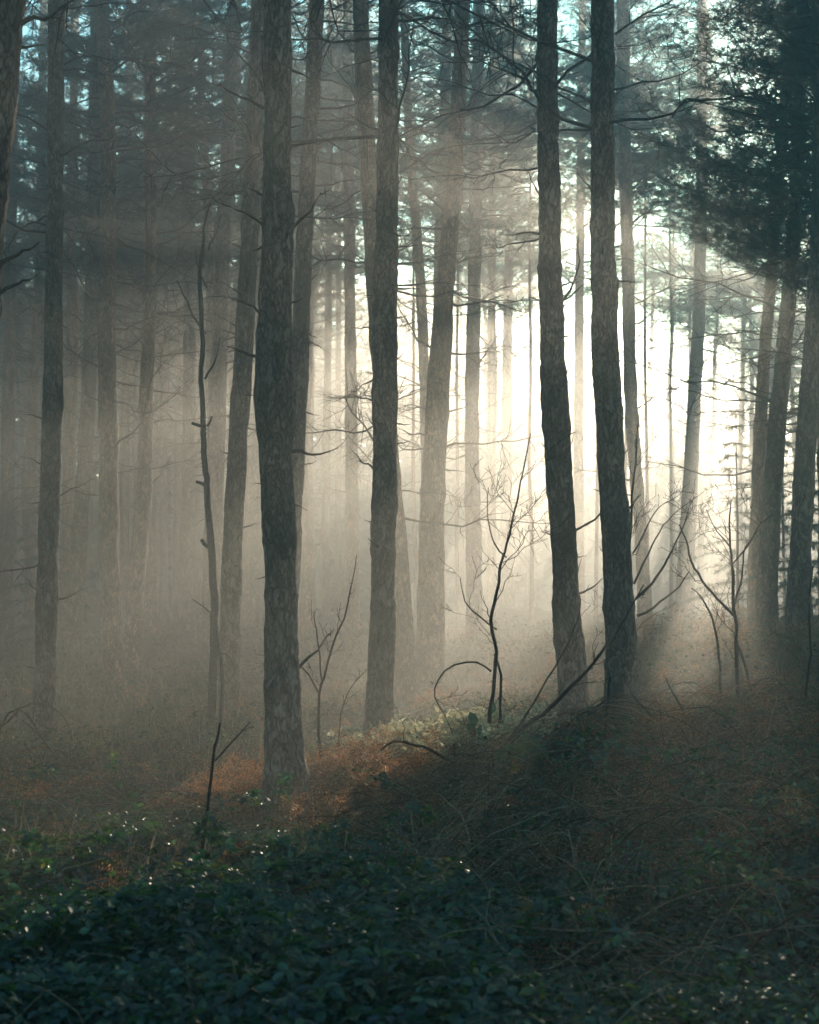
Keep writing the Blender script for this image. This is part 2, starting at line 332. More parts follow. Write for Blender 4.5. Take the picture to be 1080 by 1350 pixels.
# ------------------------------------------------------------------ pine crowns (shared meshes)
def needle_template(k, length, width, cone, seed):
    r = np.random.default_rng(seed); v, t = [], []
    for i in range(k):
        a = i * 2.4 + r.uniform(-.4, .4); c = r.uniform(0.25, 1) * cone; ln = length * r.uniform(.7, 1.15)
        d = np.array([math.cos(c), math.sin(c) * math.cos(a), math.sin(c) * math.sin(a)])
        s = np.cross(d, r.normal(size=3)); s /= np.linalg.norm(s); s *= width / 2
        o = d * 0.01; n = len(v); v += [o - s, o + s, d * ln]; t.append([n, n + 1, n + 2])
    return np.array(v), np.array(t)

def make_crown(seed, H=9.0, Rm=2.1, whorls=19, dens=1.0, full=False):
    r = np.random.default_rng(seed); mb = MB(); P, D = [], []
    for k in range(whorls):
        t = k / whorls; z0 = t * H
        prof = (0.62 + 0.38 * min(1, t / 0.18)) * (1 - max(0, (t - 0.35)) / 0.65 * 0.82)
        for j in range(int(r.integers(4, 7)) + (0 if full else 0)):
            if r.random() < 0.12: continue
            az = r.uniform(0, 2 * math.pi); Ln = Rm * prof * r.uniform(0.55, 1.2)
            up = math.radians(r.uniform(-6, 22) + 28 * t)
            n = 7; s = np.linspace(0, 1, n)
            wob = r.normal(size=(n, 3)) * 0.05 * Ln; wob[0] = 0
            path = np.stack([np.cos(az) * s * Ln * math.cos(up), np.sin(az) * s * Ln * math.cos(up), z0 + r.uniform(-.15, .15) + s * Ln * math.sin(up) + 0.16 * Ln * s ** 2 - 0.05 * s], -1) + wob
            tube(mb, path, 0.004 + (0.028 * Ln / Rm) * (1 - s) ** 1.2, 4, 0)
            nt = max(3, int(13 * Ln / Rm * dens))
            for q in range(nt):
                u = 0.22 + 0.78 * (q + r.uniform(0, 1)) / nt; f = u * (n - 1); i = min(int(f), n - 2); p0 = path[i] + (path[i + 1] - path[i]) * (f - i)
                side = 1 if q % 2 else -1; a2 = az + side * math.radians(r.uniform(25, 70)); l2 = Ln * 0.34 * (1.15 - 0.7 * u) * r.uniform(.6, 1.3) + 0.10
                d = np.array([math.cos(a2), math.sin(a2), r.uniform(-.2, .55)]); d /= np.linalg.norm(d)
                e = p0 + d * l2 + np.array([0, 0, 0.06])
                mid = (p0 + e) / 2 + r.normal(size=3) * 0.02
                tube(mb, [p0, mid, e], [0.007, 0.005, 0.003], 3, 0, False)
                m = max(3, int(l2 / 0.075))
                for c in range(m):
                    w = (c + 0.6) / m; P.append(p0 + (e - p0) * w + r.normal(size=3) * 0.025); D.append(d + r.normal(size=3) * 0.45 + np.array([0, 0, .25]))
    P, D = np.array(P), np.array(D)
    for a in range(3):
        tv, tt = needle_template(12, 0.125, 0.010, 1.25, seed * 10 + a); sel = np.arange(a, len(P), 3)
        scatter(mb, tv, tt, P[sel], rot_from(D[sel], r.normal(size=(len(sel), 3))), r.uniform(.75, 1.35, (len(sel), 1)), 1)
    return mb.mesh('crown', [LIMB, NEEDLE], smooth=False)
CROWNS = [make_crown(11), make_crown(12, 9, 2.4, 18), make_crown(13, 8.5, 1.9, 20), make_crown(14, 9.5, 2.2, 18, 0.85)]

DENSE = [make_crown(18, 8.8, 2.2, 19, 1.15, True)]

# dead side branches (shared meshes), growing along +x
def make_dead_branch(seed, Ln, r0, twigs, mat_=None):
    r = np.random.default_rng(seed); mb = MB(); n = 9; s = np.linspace(0, 1, n)
    w = np.cumsum(r.normal(size=(n, 3)) * 0.022 * Ln, 0); w[0] = 0; bend = r.uniform(-.15, .28)
    path = np.stack([s * Ln, 0 * s, bend * Ln * s ** 2], -1) + w
    tube(mb, path, r0 * (1 - 0.82 * s), 5)
    for q in range(twigs):
        u = r.uniform(.25, .97); f = u * (n - 1); i = min(int(f), n - 2); p0 = path[i] + (path[i + 1] - path[i]) * (f - i)
        a = r.choice([-1, 1]) * math.radians(r.uniform(25, 70)); l2 = Ln * r.uniform(.12, .42) * (1.2 - u * .6)
        d = np.array([math.cos(a), math.sin(a), r.uniform(-.45, .5)]); k = 5; ss = np.linspace(0, 1, k)[:, None]
        pp = p0 + d * l2 * ss + np.cumsum(r.normal(size=(k, 3)) * .03 * l2, 0) * (ss > 0) + np.array([0, 0, .1 * l2]) * ss ** 2
        tube(mb, pp, np.maximum(r0 * .42 * (1 - .75 * ss[:, 0]), 0.0012), 3)
        for _ in range(2):
            j = int(r.integers(1, k - 1)); d2 = d + r.normal(size=3) * .6; d2 /= np.linalg.norm(d2); l3 = l2 * r.uniform(.25, .5)
            tube(mb, [pp[j], pp[j] + d2 * l3 * .5, pp[j] + d2 * l3 + np.array([0, 0, .04 * l3])], [r0 * .25, r0 * .2, .001], 3)
    return mb.mesh('dead_branch', [mat_ or DEADWOOD])
LONG_DB = [make_dead_branch(30 + k, 1.15 + .22 * k, 0.012 + .001 * k, 5 + k) for k in range(7)]
STUB_DB = [make_dead_branch(50 + k, 0.16 + .05 * k, 0.014, 0 if k < 3 else 1) for k in range(5)]
HERO_DB = [make_dead_branch(60 + k, 0.45 + .15 * k, 0.017, 1 + k) for k in range(3)]

def trunk_mesh(P, rad, sides, step, seed, rough, whorls=True):
    """P points (n,3) bottom to top in local coordinates, rad (n,)"""
    A = catmull(np.column_stack([P, rad]), step); path, rr = A[:, :3], A[:, 3].copy()
    r = np.random.default_rng(seed); z = path[:, 2]
    if whorls:
        zz = z[0] + 0.5
        while zz < z[-1]:
            rr *= 1 + r.uniform(.03, .12) * np.exp(-((z - zz) / .06) ** 2); zz += r.uniform(.38, .75)
    rr *= 1 + 0.40 * np.exp(-(z - z[0]) / .20) + .16 * np.exp(-(z - z[0]) / .6)
    mb = MB(); tube(mb, path, rr, sides)
    v = mb.v[0]; n = len(path)
    c = np.repeat(path, sides, 0); nrm = v[:n * sides] - c; nl = np.linalg.norm(nrm, axis=1)[:, None] + 1e-9; nh = nrm / nl
    Q = np.column_stack([nh[:, 0] * nl[:, 0], nh[:, 1] * nl[:, 0], c[:, 2]])
    lump = noise3(Q * [7, 7, 2.2], seed) - .5
    ridge = np.abs(noise3(Q * [34, 34, 7.5], seed + 1) - .5) * 2; ridge2 = noise3(Q * [70, 70, 26], seed + 2) - .5
    disp = nl[:, 0] * 0.10 * lump * 2 + rough * (0.016 * (ridge - .35) + 0.007 * ridge2) * np.minimum(1, nl[:, 0] / .1)
    v[:n * sides] = c + nh * (nl + disp[:, None])
    return mb, path, rr

def db(parent, mesh, loc, az, pitch, scale, name='dead_branch'):
    o = bpy.data.objects.new(name, mesh); COL.objects.link(o); o.parent = parent; o.location = loc
    o.rotation_euler = (random.uniform(-3, 3), -pitch, az); o.scale = (scale,) * 3; return o

STUBS = {  # (y, side azimuth in degrees: 0 = towards the right of the picture, 180 = left, rise in degrees, mesh list, index, scale)
 'J': [(888,8,32,'s',3,1.1),(668,5,-18,'s',1,.7),(525,175,-5,'s',1,.6),(405,10,20,'s',0,.8),(300,172,25,'h',1,.75),(145,165,38,'h',0,1.0),(640,180,5,'s',0,.6),(760,185,-10,'s',1,.5),(35,20,30,'s',1,.8)],
 'B': [(660,10,24,'h',1,.75),(663,182,0,'s',1,.9),(552,178,12,'s',1,1.2),(796,8,14,'h',0,.9),(784,160,44,'s',4,.9),(300,200,10,'s',2,1),(75,10,-15,'h',1,.9),(890,190,5,'s',0,1)],
 'H': [(565,8,-8,'s',1,1.0),(600,175,10,'s',0,.9),(445,170,30,'s',2,1),(350,10,30,'s',1,1),(700,10,15,'s',2,1)],
 'M': [(560,5,-6,'s',1,.8),(495,178,0,'s',0,.7),(690,185,10,'s',0,.7),(420,15,20,'s',1,.8),(180,170,25,'h',0,.8),(590,10,20,'s',1,.8),(330,12,12,'s',2,.9)],
 'N': [(478,4,16,'h',2,1.3),(405,6,12,'h',1,1.4),(545,3,8,'s',4,1.2),(352,10,50,'s',4,1.3),(350,8,10,'h',1,1.3),(300,175,40,'h',1,1.3),(580,176,-3,'s',4,1.4),(634,6,2,'s',3,1.2)],
 'S': [(402,4,68,'h',2,1.0),(400,15,30,'h',0,.9),(398,160,10,'s',2,.7),(108,150,55,'h',1,.7),(262,170,60,'s',3,1.0),(497,12,55,'s',0,.9),(595,10,70,'s',1,.9),(600,170,55,'s',0,.8),(704,6,38,'h',1,1.0),(712,172,25,'s',0,.9),(790,8,32,'h',0,.9),(765,10,65,'s',2,.8),(905,15,60,'s',0,.8),(160,12,20,'s',0,.8)],
 'T2': [(330,15,10,'s',0,.8),(250,172,15,'s',0,.8),(650,170,30,'s',0,.7),(130,20,30,'s',1,.7),(560,12,50,'s',0,.7)],
 'Q': [(400,6,20,'h',2,1.4),(390,172,15,'h',1,1.3),(478,5,55,'h',1,1.3),(590,175,10,'s',4,1.3)],
 'T': [(300,10,40,'h',2,1.7),(250,12,15,'h',2,1.6),(430,8,42,'h',1,1.4)],
 'K': [(545,6,-18,'s',1,1),(620,5,20,'s',1,1),(455,4,-25,'s',2,1),(250,10,15,'h',1,1),(190,15,20,'h',0,1),(130,8,8,'h',2,1)],
 'E': [(655,6,35,'s',3,1.2),(580,175,10,'s',2,1.2),(120,4,20,'h',2,1.3),(90,160,30,'h',2,1.5)],
 'C': [(660,178,10,'s',3,1.2),(620,178,6,'s',4,1.2),(505,10,-8,'h',1,1.1),(535,170,20,'s',3,1.1)],
}

CROWN_H = {}
def build_tree(key, d, pts, cb, cs, bk, lab, near):
    P = np.array([at(x, y, d) for x, y, w in pts]); rad = np.array([w / 2 * d / FPX for x, y, w in pts]) * (.93 if d < 24 else 1)
    base = P[0].copy(); g = h1(base[0], base[1])
    lean = (P[-1] - P[-3]) / max(P[-1][2] - P[-3][2], .1); lean[1] = 0
    foot = np.array([base[0] - (P[1] - P[0])[0] * .05, d, g - 0.12])
    if P[0][2] > g + .02: P = np.vstack([foot, P]); rad = np.insert(rad, 0, rad[0] * 1.02)
    else: P[0][2] = g - .12
    ro = P[0].copy(); ro[2] = g
    H = cb + 6.2 * cs; zt = P[-1][2]; ext = []; er = []
    while zt < H - 0.5:
        zt = min(zt + 1.6, H); k = (zt - P[-1][2]) / (H - P[-1][2] + 1e-6)
        ext.append(P[-1] + lean * (zt - P[-1][2]) * (1 - .35 * k) * np.array([1, 0, 0]) + np.array([0, .15 * math.sin(zt), zt - P[-1][2]])); er.append(rad[-1] * (1 - k) ** .8 + .012)
    nvis = len(P)
    if ext: P = np.vstack([P, ext]); rad = np.concatenate([rad, er])
    L = P - ro
    root = bpy.data.objects.new('pine_tree', None); COL.objects.link(root); root.location = ro
    root.empty_display_size = .3
    tag(root, lab, 'tree', 'pines of the misty plantation')
    sides = 40 if d < 19 else (28 if d < 24 else 14)
    step = .05 if d < 19 else (.08 if d < 24 else .2)
    if near and nvis < len(P):
        pass
    mb, path, rr = trunk_mesh(L, rad, sides, step, hash_key(key), 1.0 if d < 24 else .6)
    mb.build('trunk', [BARK_RED if bk else BARK], root)
    z = path[:, 2]
    def on(zq, az):
        i = int(np.clip(np.searchsorted(z, zq), 1, len(z) - 1)); c = path[i]
        return c + np.array([math.cos(az), math.sin(az), 0]) * rr[i] * .8
    for (py, az, rise, kind, idx, sc) in STUBS.get(key, []):
        zq = at(0, py, d)[2] - ro[2]; a = math.radians(az)
        ms = {'s': STUB_DB, 'h': HERO_DB, 'l': LONG_DB}[kind][idx]
        o = db(root, ms, on(zq, a), a, math.radians(rise), sc)
    # random whorls of dead branches towards the crown
    rz = np.random.default_rng(hash_key(key) + 5)
    top_vis = cb
    nb = 34 if d < 20 else 34 if d > 24 else 30
    for _ in range(nb):
        lo = 2.0 if d > 24 else 1.6
        zq = lo + (top_vis - lo) * rz.random() ** .6; a = rz.uniform(0, 2 * math.pi)
        if d < 20 and zq < 5.2: ms = STUB_DB[int(rz.integers(0, 5))]; sc = rz.uniform(.7, 1.4)
        elif d < 24 and zq < 6: ms = (STUB_DB + HERO_DB)[int(rz.integers(0, 8))]; sc = rz.uniform(.6, 1)
        else: ms = LONG_DB[int(rz.integers(0, 7))]; sc = rz.uniform(.6, 1.25)
        db(root, ms, on(zq, a), a, math.radians(rz.uniform(-18, 40)), sc)
    c = bpy.data.objects.new('crown', DENSE[0] if key in ('X1', 'X2', 'Y', 'Z1', 'Z2', 'Z3') else CROWNS[int(rz.integers(0, 4))]); COL.objects.link(c); c.parent = root
    i = int(np.clip(np.searchsorted(z, cb - ro[2]), 1, len(z) - 1)); c.location = path[i]
    tp = path[-1] - path[i]; c.rotation_euler = (math.atan2(-tp[1], tp[2]), math.atan2(tp[0], tp[2]), 0)
    c.rotation_mode = 'XYZ'; sc = tp[2] / 8.8; c.scale = (cs * 1.05, cs * 1.05, sc)
    return root
def hash_key(k): return sum((i + 3) * ord(ch) for i, ch in enumerate(k)) % 997

for t in TREES: build_tree(*t, near=t[1] < 24)
for key, d, pts, lab in FAR: build_tree(key, d, pts, (8.6 if pts[0][0] < 400 else 10.4) + (hash_key(key) % 7) * .25, 1.0, hash_key(key) % 2, lab, False)

LV0 = np.array([[0, 0, 0], [.4, .3, .05], [1, 0, -.1], [.4, -.3, .05]], float); LT0 = np.array([[0, 1, 2], [0, 2, 3]])
# deeper wood: whole trees copied from a few, each with trunk (its dead branches in the same mesh) and crown
def far_trunk(seed, H=17.0):
    r = np.random.default_rng(seed); n = 9; z = np.linspace(-.15, H, n); x = np.cumsum(r.normal(size=n) * .09) + .3 * r.normal() * (z / H); y = np.cumsum(r.normal(size=n) * .09); x -= x[0]; y -= y[0]
    rad = .155 * (1 - .93 * np.clip(z / H, 0, 1)) ** .75 + .01
    mb, path, rr = trunk_mesh(np.column_stack([x, y, z]), rad, 9, .5, seed, .3)
    for _ in range(34):
        zq = r.uniform(1.6, 9.0); i = int(np.clip(np.searchsorted(path[:, 2], zq), 1, len(path) - 1)); a = r.uniform(0, 6.28); Ln = r.uniform(.4, 1.7); k = 5; s = np.linspace(0, 1, k)[:, None]
        d = np.array([math.cos(a), math.sin(a), r.uniform(-.25, .5)])
        tube(mb, path[i] + d * Ln * s + np.cumsum(r.normal(size=(k, 3)) * .05, 0) * (s > 0), .012 * (1 - .8 * s[:, 0]), 3)
    return mb.mesh('trunk', [BARK if seed % 2 else BARK_RED]), path
FT = [far_trunk(80 + k) for k in range(5)]
def far_tree(x, y, cb=8.3, cs=1.0, lab=None, tr=None, hs=1.0, outside=False):
    k = int(R.integers(0, 5)); me, path = FT[k]; g = h1(x, y)
    root = bpy.data.objects.new('pine_tree', None); COL.objects.link(root); root.location = (x, y, g); rz = R.uniform(0, 6.28)
    root.rotation_euler = (0, 0, rz); root.scale = (1, 1, 1)
    tag(root, lab, 'tree', 'pines beside and behind the photographer' if outside else 'distant pines in the mist')
    t = bpy.data.objects.new('trunk', me); COL.objects.link(t); t.parent = root; f = R.uniform(.8, 1.15) if tr is None else tr; t.scale = (f, f, hs)
    c = bpy.data.objects.new('crown', CROWNS[int(R.integers(0, 4))]); COL.objects.link(c); c.parent = root
    i = int(np.clip(np.searchsorted(path[:, 2] * hs, cb), 1, len(path) - 1)); p = path[i] * np.array([f, f, hs]); c.location = p
    c.scale = (cs, cs, (16.6 * hs - cb) / 8.8); return root
# left and centre of the wood goes deep, the side towards the sun is open
spots = []
for _ in range(6000):
    y = R.uniform(37, 84); x = R.uniform(-0.30, 0.16) * y
    if x > 0.02 * y and R.random() < .96: continue
    if x > -.06 * y: continue
    if x > -6.8 + 0.19 * (y - 30) and (y > 46 or x > 5.5): continue
    if all((x - a) ** 2 + (y - b) ** 2 > 2.9 ** 2 for a, b in spots) and all(abs(x - at(t[2][0][0], 800, t[1])[0]) + abs(y - t[1]) > 1.5 for t in TREES + [(f[0], f[1], f[2]) for f in FAR]): spots.append((x, y))
REFS = [(0, 'frame edge'), (66, 'leftmost dark trunk'), (143, 'brown upright pine'), (192, 'bow shaped pine'), (311, 'curved grey brown pine'), (366, 'big central trunk'),
        (507, 'straight middle trunk'), (574, 'reddish pine'), (735, 'first large right pine'), (805, 'second large right pine'), (1010, 'leaning pair'), (1081, 'right frame edge')]
ORD = 'first second third fourth fifth sixth seventh eighth ninth tenth eleventh twelfth thirteenth fourteenth fifteenth sixteenth seventeenth eighteenth nineteenth twentieth'.split()
def far_labels(pts):
    out, bins = {}, {}
    for i, (x, y) in enumerate(pts):
        px = CX + x / y * FPX; k = sum(px >= r[0] for r in REFS)
        bins.setdefault(k, []).append((px, i))
    for k, l in bins.items():
        for n, (px, i) in enumerate(sorted(l)):
            o = ORD[n] if n < 20 else ORD[n - 20] + ' past twenty'
            if k == 0: out[i] = 'faint far pine outside the left frame edge, ' + o + ' towards the right'
            elif k == len(REFS): out[i] = 'faint far pine outside the right frame edge, ' + o + ' from it'
            else: out[i] = o + ' faint far pine rightwards from the ' + REFS[k - 1][1] + ' towards the ' + REFS[k][1]
    return out
SL = far_labels(spots)
for n_, (x, y) in enumerate(spots):
    high = x > -7.5 + 0.19 * (y - 20)
    far_tree(x, y, R.uniform(10.2, 11.2) if high else R.uniform(7.8, 9.2), R.uniform(.85, 1.15), lab=SL[n_], hs=1.0 if high else .94)
print('deep trees', len(spots))
# pines added towards the sun, crowns placed to shade foreground and near mist
EDGE = [(822, 80, 14.2, 'first'), (852, 76, 13.8, 'second'), (886, 67, 12.4, 'third'), (905, 72, 11.6, 'fourth'), (922, 68, 11.2, 'fifth'), (946, 72, 10.9, 'sixth'), (972, 66, 10.2, 'seventh'), (996, 70, 9.0, 'eighth'), (1022, 66, 8.0, 'ninth'), (1050, 69, 7.5, 'tenth'), (1080, 66, 7.2, 'eleventh'), (1112, 68, 7.0, 'last')]
for px, y, cb, pos in EDGE: far_tree((px - CX) / FPX * y, y, cb, 1.15, pos + ' from the left of the pines added as shade at the sunny edge', hs=1.02)
HIGH = [(548, 46, 10.6, 'first'), (604, 43, 10.2, 'second'), (652, 47, 11.0, 'third'), (700, 43, 10.3, 'fourth'), (785, 45, 10.8, 'fifth'), (826, 48, 11.4, 'sixth'), (855, 44, 11.0, 'seventh'), (884, 50, 11.9, 'last')]  # thin pines added to close the canopy and keep out the upper sun
for px, y, cb, pos in HIGH: far_tree((px - CX) / FPX * y, y, cb, 1.1, pos + ' from left of the high crowned thin pines added to fill canopy and block sun', hs=1.04, tr=.32)

BACK = [(586, 66, 12.4, 'first'), (611, 73, 12.9, 'second'), (640, 62, 12.2, 'third'), (664, 76, 13.2, 'fourth'), (696, 68, 12.6, 'last')]
for px, y, cb, pos in BACK: far_tree((px - CX) / FPX * y, y, cb, 1.15, pos + ' from left of the hazy pines far behind the reddish pine', hs=1.04, tr=.8)

# wood added beyond the open ground, its stepped top shaped to block sun
mb = MB(); n = 52000; x = R.uniform(-42, 75, n); y = R.uniform(88, 116, n)
x = np.where(R.random(n) < .35, R.uniform(-30, 10, n), x)
top = 7.6 + 3.6 * noise3(np.stack([x * .16, y * .16, x * 0], -1), 61) + 1.6 * noise3(np.stack([x * .6, y * .6, x * 0], -1), 62)
tall = 1 / (1 + np.exp((x / y - .123 + .02 * (noise3(np.stack([y * .2, x * 0, x * 0], -1), 63) - .5)) * 160)); tall2 = 1 / (1 + np.exp((x / y - .052) * 120)); top = top + tall * 2.8 + tall2 * 4.2
z = top * R.random(n) ** 1.15; az = R.uniform(0, 6.28, n)
scatter(mb, LV0, LT0, np.stack([x, y, hgt(x, y) + z], -1), rot_from(np.stack([np.cos(az), np.sin(az), R.normal(0, .5, n)], -1), R.normal(size=(n, 3))), R.uniform(.5, 1.3, n)[:, None])
n = 9000; x = R.uniform(-42, 75, n); y = R.uniform(112, 122, n); z = 9 * R.random(n)
scatter(mb, LV0, LT0, np.stack([x, y, hgt(x, y) + z], -1), rot_from(np.stack([np.ones(n), R.normal(0, .3, n), R.normal(0, .5, n)], -1), R.normal(size=(n, 3)) * [.2, 1, .2]), R.uniform(1.2, 2.2, n)[:, None])
tag(mb.build('far_wood_screen', [NEEDLE], smooth=False), kind='stuff')

# the same wood goes on beside and behind the photographer
around = []
for _ in range(4000):
    x = R.uniform(-26, 24); y = R.uniform(-6, 46)
    if y > 2 and abs(x) < .26 * y + 2.2: continue
    if y <= 2 and math.hypot(x, y) < 2.6: continue
    if x > 0 and y > 24: continue
    if all((x - a) ** 2 + (y - b) ** 2 > 3.5 ** 2 for a, b in around): around.append((x, y))
for x, y in around: far_tree(x, y, R.uniform(8.0, 9.5), R.uniform(1.05, 1.3), 'pine of the same wood growing outside the photograph', outside=True)
print('around', len(around))

# ------------------------------------------------------------------ undergrowth
def fold_leaf(n=1):
    v = np.array([[0, 0, 0], [.3, .26, .07], [.68, .27, .06], [1, 0, -.12], [.68, -.27, .06], [.3, -.26, .07], [.5, 0, -.01]], float)
    t = np.array([[0, 6, 1], [1, 6, 2], [2, 6, 3], [3, 6, 4], [4, 6, 5], [5, 6, 0]]); return v, t
LV, LT = fold_leaf()
def trifoliate():
    V, T = [], []
    for a, s, px in ((0, 1, .35), (70, .8, .1), (-70, .8, .1)):
        c, q = math.cos(math.radians(a)), math.sin(math.radians(a)); M = np.array([[c, -q, 0], [q, c, 0], [0, 0, 1]])
        T.append(LT + len(V) * 7); V.append((LV * s) @ M.T + [px, 0, 0])
    return np.vstack(V), np.vstack(T)
TV, TT = trifoliate()

def xy_in_view(n, y0, y1, spread=.30, power=1.0):
    y = y0 + (y1 - y0) * R.random(n) ** power; x = R.uniform(-spread, spread, n) * y; return x, y
def field(x, y, s, seed): return noise3(np.stack([x * s, y * s, x * 0 + .5], -1), seed)

def up_heights(x, y):
    """height of the undergrowth above the ground"""
    h = .05 + .33 * field(x, y, .9, 21) ** 1.5 * (.3 + field(x, y, 2.6, 22)) * 1.5
    h *= np.clip(1.25 - (y - 6) * .03, .5, 1.3)
    h *= np.where(x < .6, 1 - .6 * np.clip((y - 7.5) / 4.5, 0, 1), 1 - .4 * np.clip((y - 12.5) / 2, 0, 1))
    mound = np.exp(-((y - 12.4) / 1.6) ** 2) * (x > .2); return h + .12 * mound

# bramble thicket: leaves, in the shade of the foreground
mb = MB()
n = 60000; x, y = xy_in_view(n, 4.6, 15.5, .31, 1.15)
keep = (field(x, y, 1.3, 31) + .35 * (field(x, y, 4, 32) - .5) > .34 + .028 * np.clip(y - 8, 0, 4) + .045 * np.clip(y - 12, 0, 9)) & ~((abs(x + .95) < .5) & (abs(y - 12.7) < .9)) & ~((x > .3) & (y > 8) & (R.random(n) < .62 + .3 * (field(x, y, 1.1, 77) > .5)))
x, y = x[keep], y[keep]; h = up_heights(x, y); n = len(x)
lvl = R.random(n) ** .55
p = np.stack([x, y, hgt(x, y) + h * lvl + .02], -1)
az = R.uniform(0, 6.28, n); f = np.stack([np.cos(az), np.sin(az), R.normal(-.15, .35, n)], -1); u = np.stack([R.normal(0, .45, n), R.normal(-.15, .45, n), np.ones(n)], -1)
scatter(mb, TV, TT, p, rot_from(f, u), (R.uniform(.032, .078, n) * np.clip(y / 9, .85, 1.1) * np.where(x < .4, 1.15, .85))[:, None])
n = 16000; x, y = xy_in_view(n, 4.6, 24, .31, .8); h = up_heights(x, y)
p = np.stack([x, y, hgt(x, y) + h * R.random(n) + .05], -1); az = R.uniform(0, 6.28, n)
scatter(mb, LV, LT, p, rot_from(np.stack([np.cos(az), np.sin(az), R.normal(-.2, .5, n)], -1), np.stack([R.normal(0, .6, n), R.normal(0, .6, n), np.ones(n)], -1)), R.uniform(.03, .07, n)[:, None])
for _ in range(46):
    cy0 = R.uniform(5.6, 11.5); cx0 = R.uniform(-.27, .27) * cy0; k = 34; a0 = R.uniform(0, 6.28); s_ = R.random(k); ln = R.uniform(.4, 1.0)
    x = cx0 + math.cos(a0) * ln * s_ + R.normal(0, .03, k); y = cy0 + math.sin(a0) * ln * s_ + R.normal(0, .03, k)
    p = np.stack([x, y, hgt(x, y) + .10 + .38 * 4 * s_ * (1 - .8 * s_) * R.uniform(.5, 1) + R.normal(0, .02, k)], -1); az = R.uniform(0, 6.28, k)
    scatter(mb, TV, TT, p, rot_from(np.stack([np.cos(az), np.sin(az), R.normal(-.3, .3, k)], -1), np.stack([R.normal(0, .4, k), R.normal(-.1, .4, k), np.ones(k)], -1)), R.uniform(.025, .06, k)[:, None])
tag(mb.build('bramble_leaves', [LEAF], smooth=False), kind='stuff')

# bramble canes and dead stems, an arching tangle
mb = MB()
def cane(x, y, az, Ln, hh, r0, m=0):
    n = 9; s = np.linspace(0, 1, n); xx = x + math.cos(az) * Ln * s; yy = y + math.sin(az) * Ln * s
    zz = hgt(xx, yy) + hh * 4 * s * (1 - s * .85) * .9 + .03; p = np.stack([xx, yy, zz], -1) + np.cumsum(R.normal(size=(n, 3)) * .012, 0)
    tube(mb, p, r0 * (1 - .7 * s) + .0006, 3, m)
for _ in range(1100):
    y = 5 + 12 * R.random(); x = R.uniform(-.3, .3) * y
    cane(x, y, R.uniform(0, 6.28), R.uniform(.3, 1.4), R.uniform(.05, .34), R.uniform(.0016, .004))
for _ in range(2600):
    y = R.normal(11.6, 2.0); x = R.uniform(-.2, 4.2)
    cane(x, y, R.uniform(0, 6.28), R.uniform(.3, 1.3), R.uniform(.05, .32), R.uniform(.0015, .0035))
for _ in range(420):
    y = R.normal(11.2, 1.7); x = R.uniform(.1, 3.6)
    cane(x, y, R.uniform(0, 6.28), R.uniform(.4, 1.6), R.uniform(.08, .42), R.uniform(.003, .0065))
tag(mb.build('bramble_canes', [CANE]), kind='stuff')

# dead bracken: drooping fronds
def frond(seed):
    r = np.random.default_rng(seed); V, T = [], []; n = 13; crv = r.uniform(.4, .75)
    def ax(s): return np.array([s * (1 - .15 * s), .03 * math.sin(3 * s + seed), .5 * s - crv * s * s])
    def tri(a, b, c): k = len(V); V.extend([a, b, c]); T.append([k, k + 1, k + 2])
    for i in range(n):
        s = (i + .5) / n; c = ax(s); tri(ax(i / n) + [0, -.005, 0], ax(i / n) + [0, .005, 0], ax((i + 1) / n))
        ln = (.34 * math.sin(math.pi * min(1, .16 + s * .86)) * (1 - .4 * s) + .03)
        for sd in (-1, 1):
            if r.random() < .15: continue
            l = ln * r.uniform(.55, 1.15); d = np.array([r.uniform(.15, .6), sd, r.uniform(-.9, -.1)]); d /= np.linalg.norm(d); m = max(3, int(l / .035))
            curl = np.array([0, 0, -r.uniform(0, .5) * l])
            for q in range(m):
                u = (q + .6) / m; p = c + d * l * u + curl * u * u; w = .05 * (1 - .75 * u) * r.uniform(.6, 1.3) * (l / .3 + .3)
                for t in (-1, 1):
                    e = np.array([t * .9 + .3, sd * .35, r.uniform(-.7, .3)]); tri(p - d * .009, p + d * .011, p + e * w)
    return np.array(V, float), np.array(T)
FR = [frond(k) for k in range(4)]
mb = MB()
def fronds(n, cx, cy, sx, sy, s0, s1):
    x = R.normal(cx, sx, n); y = R.normal(cy, sy, n); az = R.uniform(0, 6.28, n); q = R.integers(0, 4, n)
    p = np.stack([x, y, hgt(x, y) + R.uniform(.0, .16, n)], -1); f = np.stack([np.cos(az), np.sin(az), R.uniform(.0, 1.3, n)], -1)
    M = rot_from(f, np.tile([0, 0, 1.], (n, 1)) + R.normal(size=(n, 3)) * .45); sc = R.uniform(s0, s1, n)[:, None]
    for k in range(4): scatter(mb, FR[k][0], FR[k][1], p[q == k], M[q == k], sc[q == k])
fronds(190, -.42, 13.8, .24, .4, .35, .8)
fronds(80, -1.4, 13.7, .25, .45, .3, .65)
fronds(25, -.7, 12.6, .5, .25, .15, .3)
fronds(90, -.1, 13.8, .4, .6, .3, .65)
fronds(150, 2.0, 12.9, 1.1, .8, .25, .55)
fronds(60, 2.6, 16.5, 1.0, 1.0, .3, .6)
fronds(40, 3.6, 19, 1.2, 1.5, .3, .6)
fronds(30, -3.1, 13.4, .35, .5, .3, .6)
fronds(260, 1.6, 10.4, 1.2, 1.2, .2, .5)
fronds(120, 2.4, 8.6, .8, .9, .2, .4)
fronds(60, -3, 22, 3, 3, .3, .6)
fronds(200, 4.2, 24, 3, 4, .3, .7)
tag(mb.build('dead_bracken', [BRACKEN], smooth=False), kind='stuff')

